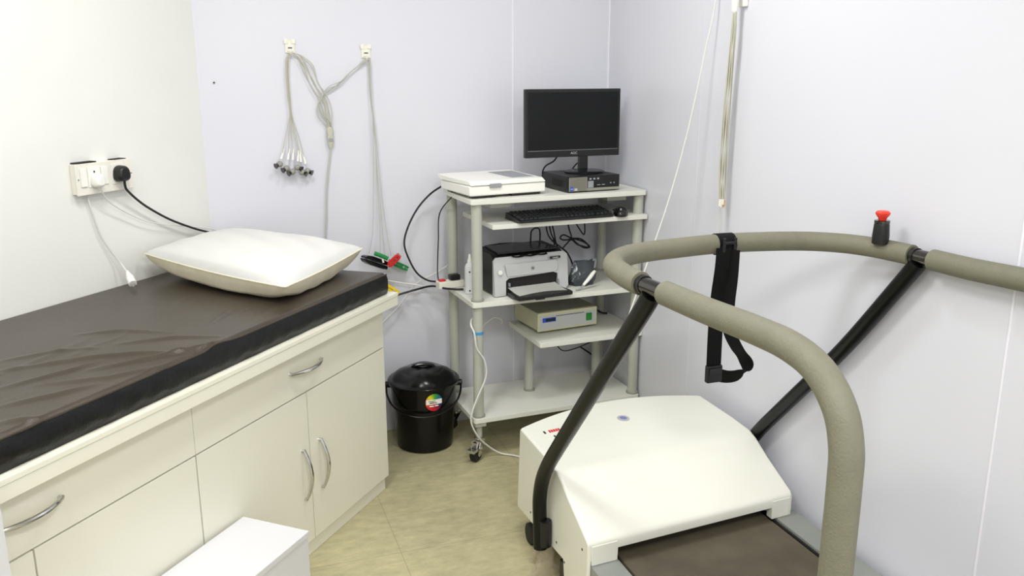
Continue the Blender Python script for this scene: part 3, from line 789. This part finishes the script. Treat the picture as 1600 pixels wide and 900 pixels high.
m = MB().tube([(.045, -.02, .104), (.055, -.022, .108), (.060, -.02, .100), (.054, -.02, .07)], .004, 8, 3); obj('tie', m, M_GREY, po)
m = MB().box(-.05, .045, -.025, .028, .001, .018, .006); obj('contents', m, M_BLACK, po, label='dark coiled contents')
pb = thing('probe', 'white pen-shaped probe leaning on the pouch on the middle shelf', 'probe', (1.425, 3.222, .6825))
obj('handle', MB().tube([(.018, .010, .020), (.045, .014, .045), (.066, .022, .064), (.078, .028, .072)], lambda t: .0055 + .003 * math.sin(PI * t), 10, 4), M_WPLAST, pb)
obj('tip', MB().tube([(-.020, -.002, .004), (.000, .003, .006), (.019, .010, .021)], lambda t: .003 + .002 * t, 8, 3), M_GREY, pb)

# ------------------------------------------------------------------ cables round the trolley
def cable(name, label, pts, r, m_, cat='cable', seg=8, k=6, parent=None):
    P = [Vector(p) for p in pts]
    if parent is not None:                                           # a lead fixed to its device is a part of it
        q = parent.matrix_basis.inverted()
        return obj(name, MB().tube([q @ p for p in P], r, seg, k), m_, parent, label=label)
    return tag(obj(name, MB().tube(P, r, seg, k), m_, loc=P[0]), label, cat)
YA = 3.56
cable('power_cord', 'black cord looping wide to the left from the scanner down to the extension socket',
      [(.925, 3.48, 1.125), (.912, 3.50, 1.112), (.872, YA, 1.070), (.815, YA, 1.010), (.771, YA, .930), (.755, YA, .861), (.776, YA, .790), (.808, YA, .731), (.848, YA - .02, .702), (.885, 3.52, .697)], .0042, M_CABLE_B, parent=sc)
cable('data_cable', 'thin black cable hanging straight from the scanner beside the rear post',
      [(.940, 3.40, 1.094), (.930, 3.42, 1.075), (.905, YA - .03, .991), (.897, YA - .03, .880), (.892, YA - .03, .796), (.885, YA - .05, .745), (.885, 3.50, .712), (.886, 3.485, .702)], .0026, M_CABLE_B, parent=sc)
cable('power_cord', 'thick black cord running from behind the couch to the middle shelf',
      [(.62, 3.60, .60), (.722, 3.58, .637), (.801, 3.57, .657), (.860, 3.52, .680), (.895, 3.43, .688), (.935, 3.40, .688), (.965, 3.39, .688)], .0045, M_CABLE_B, parent=ps)
cable('white_cable', 'white cable crossing level from the couch end to the extension socket',
      [(.60, 3.55, .735), (.680, 3.57, .708), (.760, 3.57, .688), (.856, 3.56, .670), (.876, 3.51, .684)], .0030, M_CABLE_W)
cable('white_cable', 'pale cable rising from below the couch top to the trolley rear post',
      [(.62, 3.60, .46), (.656, 3.58, .522), (.720, 3.58, .581), (.773, 3.58, .648), (.816, 3.58, .688), (.888, 3.58, .719), (.95, 3.58, .752)], .0026, M_CABLE_W)
cable('white_cable', 'white cable down the front trolley post and over the floor to the treadmill',
      [(.978, 3.233, .612), (.952, 3.228, .602), (.940, 3.200, .585), (.944, 3.170, .560), (.953, 3.166, .497), (.986, 3.168, .439), (.990, 3.168, .371), (.953, 3.162, .292), (.929, 3.155, .240), (.921, 3.155, .190), (.948, 3.16, .125), (1.000, 3.19, .060), (1.06, 3.20, .012), (1.12, 3.16, .006), (1.20, 3.05, .006), (1.22, 2.85, .006)], .0036, M_CABLE_W)
cable('white_cable', 'white cable looping behind the front post to the back of the signal box',
      [(.985, 3.225, .555), (1.04, 3.30, .562), (1.090, 3.36, .560), (1.135, 3.40, .535), (1.150, 3.44, .505), (1.175, 3.50, .500)], .0030, M_CABLE_W, parent=eb)
cable('cord_bundle', 'black cord loop hanging behind the left of the printer top',
      [(1.315, 3.53, .80), (1.314, 3.52, .865), (1.316, 3.515, .893), (1.335, 3.515, .905), (1.355, 3.515, .890), (1.359, 3.53, .80)], .0036, M_CABLE_B)
for k, lab in enumerate(('black cord hanging from the keyboard shelf and curving over the printer right edge', 'black cord hanging straight from keyboard shelf behind the printer', 'short black cord hanging beside others behind the printer')):
    dx = (0, .016, .03)[k]
    cable('cord', lab, [(1.372 + dx, 3.50, .972), (1.376 + dx, 3.495, .92), (1.383 + dx, 3.49, .88), (1.402 + dx * .5, 3.485, .85)] +
          ([(1.435, 3.47, .822), (1.455, 3.44, .80), (1.463, 3.40, .76), (1.466, 3.36, .70), (1.47, 3.36, .685)] if k == 0 else [(1.40 + dx, 3.49, .80), (1.40 + dx, 3.5, .69)]), .0036, M_CABLE_B, parent=(pr, kb, kb)[k])
cable('tied_cord', 'black cord tied in a bow hanging under the keyboard shelf',
      [(1.463, 3.48, .972), (1.478, 3.48, .905), (1.491, 3.48, .857), (1.451, 3.47, .852), (1.433, 3.47, .863), (1.451, 3.47, .875), (1.491, 3.475, .857), (1.535, 3.48, .850), (1.568, 3.48, .826), (1.574, 3.48, .808), (1.54, 3.475, .815), (1.495, 3.47, .853), (1.545, 3.465, .838), (1.575, 3.465, .812), (1.52, 3.47, .826), (1.491, 3.475, .850), (1.467, 3.48, .830), (1.452, 3.48, .814)], .0036, M_CABLE_B)
cable('cord', 'black cord in zigzag hanging right of the tied cord',
      [(1.500, 3.48, .974), (1.509, 3.48, .930), (1.530, 3.48, .895), (1.552, 3.48, .868), (1.556, 3.48, .90), (1.548, 3.48, .974)], .0030, M_CABLE_B, parent=ms)
cable('power_cord', 'black cord lying behind the signal box at the back of the small shelf',
      [(1.53, 3.545, .520), (1.60, 3.53, .515), (1.64, 3.52, .502), (1.665, 3.515, .487), (1.69, 3.51, .483)], .0042, M_CABLE_B, parent=eb)
cable('cord', 'thin black cord sagging under the small shelf',
      [(1.34, 3.32, .458), (1.362, 3.31, .418), (1.388, 3.30, .398), (1.445, 3.30, .404), (1.52, 3.30, .428), (1.57, 3.30, .458)], .0026, M_CABLE_B, parent=eb)
cable('black_cable', 'black cord drooping on the bottom shelf by its right rear post',
      [(1.60, 3.61, .30), (1.66, 3.61, .255), (1.700, 3.61, .215), (1.708, 3.61, .12), (1.708, 3.61, .01)], .0036, M_CABLE_B)

# ------------------------------------------------------------------ bin
bn = thing('waste_bin', 'black lidded bucket bin between the couch and the trolley', 'bin', (.793, 3.435, 0), math.radians(-14))
m = MB().lathe([(.112, 0), (.120, .006), (.128, .12), (.135, .20), (.139, .205), (.141, .285), (.146, .287), (.146, .296), (.136, .296), (.130, .29), (.11, .02), (.001, .02)], seg=56); obj('bucket', m, M_BIN, bn)
m = MB().lathe([(.152, .286), (.154, .298), (.148, .304), (.138, .306), (.128, .318), (.105, .336), (.08, .345), (.04, .350), (.001, .351)], seg=56)
for v in m.bm.verts:
    a = math.atan2(v.co.y, v.co.x)
    if v.co.z > .31: v.co.z += .004 * math.cos(4 * a) * min(1, math.hypot(v.co.x, v.co.y) / .1)
ld = obj('lid', m, M_BIN, bn)
m = MB().tube([(-.050, 0, .345), (-.036, 0, .356), (0, 0, .360), (.036, 0, .356), (.050, 0, .345)], .007, 10, 4); obj('lid_grip', m, M_BIN, ld)
for sg in (-1, 1):
    m = MB().lathe([(.014, 0), (.014, .022), (.008, .026)], c=(sg * .140, 0, .275), seg=16, axis=Matrix.Rotation(sg * PI / 2, 3, 'Y')); obj('handle_lug', m, M_BIN, bn)
pts = []
for k in range(17):
    a = PI * k / 16
    x = .160 * math.cos(a); t = math.sin(a)
    pts.append((x, -.153 * t ** .8 - .0, .275 - .095 * t ** .9))
m = MB().tube(pts, .0042, 8, 2); obj('bail_handle', m, M_BIN, bn)
th0 = math.radians(-72)
def bin_curve(x, z, off): # x along the bin surface from the sticker centre
    r = .1385 + off; a = th0 + x / .1385
    return Vector((r * math.cos(a), r * math.sin(a), z))
R_ = .036
cs = bin_curve(0, .232, .0)
def sticker(name, outline, zc, off, m_, parent, lab=None):
    """thin curved patch whose local X/Z are the sticker's own axes"""
    mb = MB(); ang = th0 + PI / 2
    Rm = Matrix.Rotation(-ang, 3, 'Z'); c = bin_curve(0, zc, 0)
    mb.grid(lambda a, b: Rm @ (bin_curve(outline(a, b)[0], zc + outline(a, b)[1], off) - c), 24, 8)
    bmesh.ops.recalc_face_normals(mb.bm, faces=mb.bm.faces[:])
    o = obj(name, mb, m_, parent, label=lab); o.location = c; o.rotation_euler = (0, 0, ang); return o
disc = lambda a, b: (R_ * b * math.cos(2 * PI * a), R_ * 1.05 * b * math.sin(2 * PI * a))
sk_ = sticker('sticker', disc, .238, .0034, M_RAINBOW, bn, 'round rainbow sticker with a white band')
def rect(x0, x1, z0, z1): return lambda a, b: (x0 + (x1 - x0) * a, z0 + (z1 - z0) * b)
sticker('sticker_band', rect(-.033, .034, -.008, .013), .238, .0040, M_WPLAST, bn, 'white band across the sticker')
for x0, x1, z0, z1, mm in ((-.024, .006, .005, .008, M_GREEN), (-.020, .012, -.003, .000, M_BLACK), (-.016, -.002, .001, .003, M_RED), (-.02, -.002, -.018, -.0125, M_WPLAST), (.002, .018, -.017, -.0120, M_WPLAST)):
    sticker('sticker_print', rect(x0, x1, z0, z1), .238, .0046, mm, bn)

# ------------------------------------------------------------------ treadmill
tm = thing('treadmill', 'cream-white treadmill with olive foam handrails along the right wall', 'treadmill', (1.3, 1.7, 0))
tr = tm.location.copy()
SKW = .088
def tp(x, y, z): return Vector((x, y + SKW * (x - .925), z)) - tr
HL, HR = .925, 1.665
mb = MB(); nx = 24; rs = []
for t in sorted([i / nx for i in range(nx + 1)] + [.0134, .0136, .1349, .1351, .8939, .8941, .9864, .9866]):
    x = HL + (HR - HL) * t; bl_ = 4 * t * (1 - t)
    yf = 2.576 + .075 * bl_; zf = .398 + .010 * bl_
    zc_ = .008 * bl_
    prof = [(yf - .006, zf - .002 + .0), (yf + .004, zf - .010), (yf + .030, .10), (yf + .028, .088), (2.455, .098), (2.30, .115), (2.20, .205),
            (2.02, .213 if not .135 < t < .894 else .238), (2.008, .213 if not .135 < t < .894 else .238), (2.006, .262), (2.016, .277),
            (2.145, .337 + zc_ * .5), (2.215, .376 + zc_), (2.250, .3885 + zc_), (2.364, .3945 + zc_)]
    if min(t, 1 - t) < .0135: prof[4:9] = [(2.455, .098), (2.19, .118), (2.178, .030), (2.03, .025), (2.009, .025)]
    rs.append([tp(x, y, z) for y, z in prof])
mb.rings(rs)
ce = [e for e in mb.bm.edges if any(len(f.verts) > 4 for f in e.link_faces)]
bmesh.ops.bevel(mb.bm, geom=ce, offset=.007, segments=3, profile=.5, affect='EDGES', clamp_overlap=True)
hood = obj('motor_hood', mb, M_HOOD, tm, angle=40)
for x0, x1 in ((HL + .012, HL + .098), (HR - .082, HR - .012)):
    mb = MB().box(0, x1 - x0, -.0085, .02, 0, .062, .003)
    for v in mb.bm.verts: v.co = tp(x0 + v.co.x, 2.012 + v.co.y, .200 + v.co.z)
    obj('lip_block', mb, M_HOOD, hood)
m = MB()
for y, z in ((2.47, .135), (2.24, .150), (2.045, .235), (2.175, .118)):
    m.lathe([(.004, 0), (.004, .0012)], c=tp(HL + .0002, y, z), seg=10, axis=Matrix.Rotation(-PI / 2, 3, 'Y'))
obj('screws', m, M_BLACK, hood)
# stickers on the hood top (flat disc and small print)
def hood_z(x, y):
    t = (x - HL) / (HR - HL); b_ = 4 * t * (1 - t); yy = y - SKW * (x - .925)
    if yy > 2.364: return .3945 + .008 * b_ + (.0015 + .002 * b_) * (yy - 2.364) / (.206 + .075 * b_)
    return .3945 + .008 * b_
m = MB(); cx_, cy_ = 1.285, 2.518
m.rings([[Vector((cx_ + .021 * math.cos(a), cy_ + .024 * math.sin(a), hood_z(cx_, cy_) + h)) - tr for a in [2 * PI * k / 24 for k in range(24)]] for h in (.0005, .0022)])
bd = obj('oval_badge', m, M_SILVER, hood, label='small oval silver and blue badge')
m = MB(); m.rings([[Vector((cx_ + .012 * math.cos(a), cy_ + .014 * math.sin(a), hood_z(cx_, cy_) + h)) - tr for a in [2 * PI * k / 20 for k in range(20)]] for h in (.0022, .0028)])
obj('badge_centre', m, M_BADGE, bd)
for x0, x1, dy, mm in ((.985, .998, .0, M_BLACK), (1.004, 1.050, .0, M_RED), (1.006, 1.020, -.045, M_BLACK), (1.095, 1.103, .01, M_GREY)):
    m = MB()
    n_ = max(1, int((x1 - x0) / .0085))
    for k in range(n_):
        xx = x0 + k * .0085
        yy = 2.500 + dy + (xx - 1) * .08
        m.box(xx - tr.x, xx + .006 - tr.x, yy - tr.y, yy + .018 - tr.y, hood_z(xx, yy) - .0005 - tr.z, hood_z(xx, yy) + .0016 - tr.z)
    obj('lettering', m, mm, hood)
# deck
def tbox(x0, x1, y0, y1, z0, z1, bev):
    mb = MB().box(x0, x1, y0, y1, z0, z1, bev)
    for v in mb.bm.verts: v.co = tp(v.co.x, v.co.y, v.co.z)
    return mb
obj('running_belt', tbox(1.040, 1.592, .72, 2.20, .165, .193, .008), M_BELT, tm)
obj('deck_frame', tbox(.99, 1.645, .74, 2.22, .10, .164, .003), M_BLACK, tm)
obj('side_rail', tbox(.936, 1.028, .70, 2.017, .125, .200, .004), M_RAIL, tm)
obj('side_rail', tbox(1.604, 1.690, .70, 2.03, .125, .200, .004), M_RAIL, tm)
for x0, x1 in ((1.028, 1.036), (1.596, 1.604)): obj('belt_gap', tbox(x0, x1, .72, 2.02, .150, .191, 0), M_SLOT, tm)
obj('rear_roller', MB().tube([tp(1.0, .70, .155), tp(1.62, .70, .155)], .032, 20, 0), M_BLACK, tm)
# handrail tubes, foam pads, uprights
ZH = 1.1135
XL_, XR_ = .895, 1.688
U_path = [(.890, 1.62, ZH), (.884, 1.70, ZH), (.889, 1.77, ZH), (.905, 1.845, ZH), (.938, 1.905, ZH), (.995, 1.955, ZH), (1.07, 1.982, ZH), (1.15, 1.996, ZH), (1.31, 2.008, ZH + .001), (1.465, 1.985, ZH + .001), (1.56, 1.955, ZH), (1.625, 1.900, ZH), (1.660, 1.835, ZH), (1.676, 1.765, ZH), (1.684, 1.69, ZH)]
Lb = [(.890, 1.62, ZH), (.894, 1.562, ZH), (.895, 1.42, 1.117), (.895, 1.25, 1.124), (.895, 1.150, 1.1235), (.895, 1.075, 1.106), (.895, 1.022, 1.063), (.895, .999, 1.008), (.895, .995, .944), (.895, .995, .80), (.895, .995, .45), (.895, .995, .205)]
Rb = [(1.684, 1.69, ZH), (1.688, 1.64, ZH), (1.688, 1.527, 1.115), (1.688, 1.36, 1.122), (1.688, 1.25, 1.122), (1.688, 1.17, 1.104), (1.688, 1.118, 1.06), (1.688, 1.095, 1.006), (1.688, 1.091, .94), (1.688, 1.091, .80), (1.688, 1.091, .45), (1.688, 1.091, .205)]
T = lambda pts: [Vector(p) - tr for p in pts]
obj('handrail_tube', MB().tube(T(Lb[::-1] + U_path[1:] + Rb[1:]), .0185, 18, 6), M_STEELDK, tm, label='dark polished steel handrail tube')
def cut(pts, y, side):
    return pts
fr = [(.8865, 1.672, ZH)] + U_path[1:-1] + [(1.6835, 1.712, ZH)]
lf = [(.8942, 1.575, ZH)] + Lb[2:10] + [(.895, .995, .60)]
rt = [(1.688, 1.648, ZH)] + Rb[2:10] + [(1.688, 1.091, .60)]
for pth in (fr, lf, rt):
    obj('foam_grip', MB().tube(T(pth), .0268, 22, 8), M_FOAM, tm, angle=60, label='olive grey foam grip')
obj('upright', MB().tube(T([(.8905, 1.628, 1.100), (.8905, 1.66, 1.060), (.892, 1.81, .896), (.893, 2.033, .648), (.8935, 2.165, .502), (.8935, 2.235, .420), (.894, 2.285, .345), (.894, 2.307, .27), (.894, 2.305, .20), (.894, 2.298, .105)]), .0225, 18, 6), M_POSTBLK, tm, label='black left upright')
obj('upright', MB().tube(T([(1.686, 1.690, 1.100), (1.6865, 1.72, 1.060), (1.688, 1.928, .800), (1.688, 2.15, .556), (1.688, 2.30, .390), (1.688, 2.36, .30), (1.688, 2.37, .20), (1.688, 2.37, .105)]), .0225, 18, 6), M_POSTBLK, tm, label='black right upright')
for x, y in ((.894, 2.262), (1.690, 2.33)):
    obj('upright_socket', MB().tube(T([(x + .011, y + .024, .118), (x + .011, y + .024, .205)]), .0195, 18, 0), M_BLACK, tm)
obj('clamp_band', MB().tube(T([(.8868, 1.668, ZH), (.8885, 1.655, ZH)]), .0215, 20, 0), M_BLACK, tm)
obj('clamp_band', MB().tube(T([(1.6835, 1.708, ZH), (1.6842, 1.696, ZH)]), .0215, 20, 0), M_BLACK, tm)
# emergency stop on the right end of the front grip
es = obj('stop_button_housing', MB().lathe([(.021, 0), (.0215, .02), (.0195, .05), (.018, .054)], (1.650 - tr.x, 1.792 - tr.y, 1.132 - tr.z), 24), M_BLACK, tm, label='black emergency stop housing')
obj('ring', MB().lathe([(.0195, .054), (.0195, .061), (.017, .062)], (1.650 - tr.x, 1.792 - tr.y, 1.132 - tr.z), 24), M_STEELDK, es)
obj('stop_button', MB().lathe([(.009, .061), (.0115, .068), (.014, .071), (.0185, .078), (.0185, .082), (.014, .086), (.001, .087)], (1.650 - tr.x, 1.792 - tr.y, 1.132 - tr.z), 24), M_ESTOP, es, label='red mushroom stop button')
# wheels and feet
for x in (.938, 1.652):
    obj('transport_wheel', MB().lathe([(.012, -.011), (.030, -.011), (.037, -.007), (.037, .007), (.030, .011), (.012, .011)], tp(x, 2.50, .037), 28, Matrix.Rotation(PI / 2, 3, 'Y')), M_RUBBER, tm)
for x, y in ((.955, 2.235), (1.640, 2.235), (.985, .80), (1.640, .80)):
    ft = MB().lathe([(.028, 0), (.030, .004), (.024, .018), (.012, .026), (.012, .11)], tp(x, y, 0), 20); obj('levelling_foot', ft, M_RUBBER, tm)
obj('foot_bracket', tbox(.930, 1.66, 2.19, 2.225, .045, .10, .002), M_BLACK, tm)
random.seed(3)
for c, h, r in (((.915, 2.30, 0), .10, .036), ((.925, 2.385, 0), .085, .024)):
    rs = []
    for z, f in ((0.001, 1.25), (.2, 1.1), (.45, .8), (.7, .75), (1, .55)):
        rs.append([Vector((c[0] + r * f * math.cos(a) * (1 + .22 * math.sin(5 * a + z * 9)), c[1] + r * f * math.sin(a) * (1 + .2 * math.sin(4 * a - z * 7)), z * h)) - tr for a in [2 * PI * k / 26 for k in range(16)]])
    obj('plastic_wrap', MB().rings(rs, False, False), M_WRAP, tm, angle=25, label='crumpled clear film wrapped round the foot')

# safety strap hung over the front grip
sp = thing('safety_strap', 'black webbing strap with buckle hanging over the front treadmill handrail', 'strap', (1.30, 1.98, .74))
root = sp.location.copy()
bx, by, bz = 1.312, 2.008, ZH
rr = .0285
band = [(bx, by + rr * math.cos(a), bz + rr * math.sin(a)) for a in [2 * PI * k / 20 for k in range(21)]]
m = MB().ribbon(rel(band), (1, -.03, 0), .052, .0025, 1); obj('loop_band', m, M_WEB, sp)
m = MB()
for dx in (-.017, .017): m.box(bx + dx - .005 - root.x, bx + dx + .005 - root.x, by - rr - .007 - root.y, by - rr - .002 - root.y, bz - .016 - root.z, bz + .022 - root.z, .002)
m.box(bx - .022 - root.x, bx + .022 - root.x, by - rr - .008 - root.y, by - rr - .004 - root.y, bz + .004 - root.z, bz + .012 - root.z, .002)
obj('slider', m, M_BLACK, sp)
m = MB().ribbon(rel([(1.296, by - rr - .003, bz - .005), (1.293, by - rr - .004, bz - .06), (1.289, by - .024, .95), (1.288, by - .024, .85), (1.288, by - .026, .755)]), (1, 0, 0), .046, .0025); obj('strap_front', m, M_WEB, sp)
m = MB().ribbon(rel([(1.322, by - rr - .006, bz - .01), (1.320, by - rr - .008, 1.03), (1.313, by - .04, .96), (1.311, by - .045, .915), (1.324, by - .045, .865), (1.350, by - .045, .820), (1.376, by - .042, .790), (1.386, by - .04, .768), (1.378, by - .04, .748), (1.352, by - .038, .738), (1.325, by - .034, .738), (1.300, by - .030, .745)]),
                     lambda t: Vector((.45, -.9, .1)).lerp(Vector((.1, -.35, .95)), min(1, max(0, (t - .5) / .3))), .042, .0025); obj('strap_tail', m, M_WEB, sp)
m = MB().box(1.264 - root.x, 1.312 - root.x, by - .036 - root.y, by - .018 - root.y, .724 - root.z, .775 - root.z, .004, 2)
bk_ = obj('buckle', m, M_BLACK, sp)
m = MB().box(1.268 - root.x, 1.308 - root.x, by - .040 - root.y, by - .0365 - root.y, .752 - root.z, .768 - root.z, .001); obj('buckle_bar', m, M_PRINTDK, bk_)

# ------------------------------------------------------------------ leads hanging on the right wall
hk = thing('lead_holder', 'white lead holder on the right wall at the top of the photo', 'holder', (XR, 2.585, 1.80))
m = MB().box(-.012, -.0004, -.020, .020, -.02, .12, .003); obj('base_plate', m, M_WPLAST, hk)
m = MB().tube([(-.012, 0, .02), (-.03, 0, .02)], .006, 10, 0); obj('arm', m, M_WPLAST, hk)
m = MB().lathe([(.006, -.040), (.011, -.032), (.012, .0), (.012, .16)], (-.038, 0, 0), 18); obj('sleeve', m, M_WPLAST, hk)
rl = thing('ecg_lead_set', 'khaki bundle of monitor leads hanging down the right wall', 'cable', (1.683, 2.585, 1.1))
root = rl.location.copy()
random.seed(9)
for k in range(8):
    a = 2 * PI * k / 8; pts = []
    for i, (y, z) in enumerate(((2.585, 1.766), (2.586, 1.69), (2.594, 1.56), (2.601, 1.40), (2.603, 1.27), (2.601, 1.18), (2.597, 1.125))):
        f = (.5, .75, .9, 1.1, 1.15, 1.0, .8)[i]
        a2 = a + i * .35
        pts.append(Vector((1.683 + .009 * f * math.cos(a2), y + .0115 * f * math.sin(a2), z + random.uniform(-.004, .004))) - root)
    ld_ = obj('lead', MB().tube(pts, .0023, 6, 5), M_CABLE_K, rl)
    e = pts[-1]
    obj('connector', MB().tube([e + Vector((0, 0, .014)), e + Vector((0, 0, -.006 - .004 * (k % 3)))], .0036, 8, 0), (M_TAN, M_WPLAST, M_IVORY, M_IVORY)[k % 4], ld_)
for k in range(3):
    pts = [Vector((1.683 - .002 * k, 2.592 + .006 * k, 1.125)) - root, Vector((1.682, 2.588 + .008 * k, 1.05)) - root, Vector((1.681, 2.583 + .006 * k, .97)) - root, Vector((1.681, 2.580 + .004 * k, .86)) - root]
    obj('wire', MB().tube(pts, .0011, 6, 4), M_CABLE_G, rl)
cable('hanging_cable', 'single white cord slanting from the top of the right wall down past the front handrail',
      [(1.700, 2.735, 2.3), (1.700, 2.728, 1.86), (1.668, 2.733, 1.64), (1.62, 2.738, 1.38), (1.56, 2.743, 1.14), (1.500, 2.746, .955), (1.374, 2.742, .614), (1.297, 2.735, .485), (1.255, 2.71, .40)], .0028, M_CABLE_W)
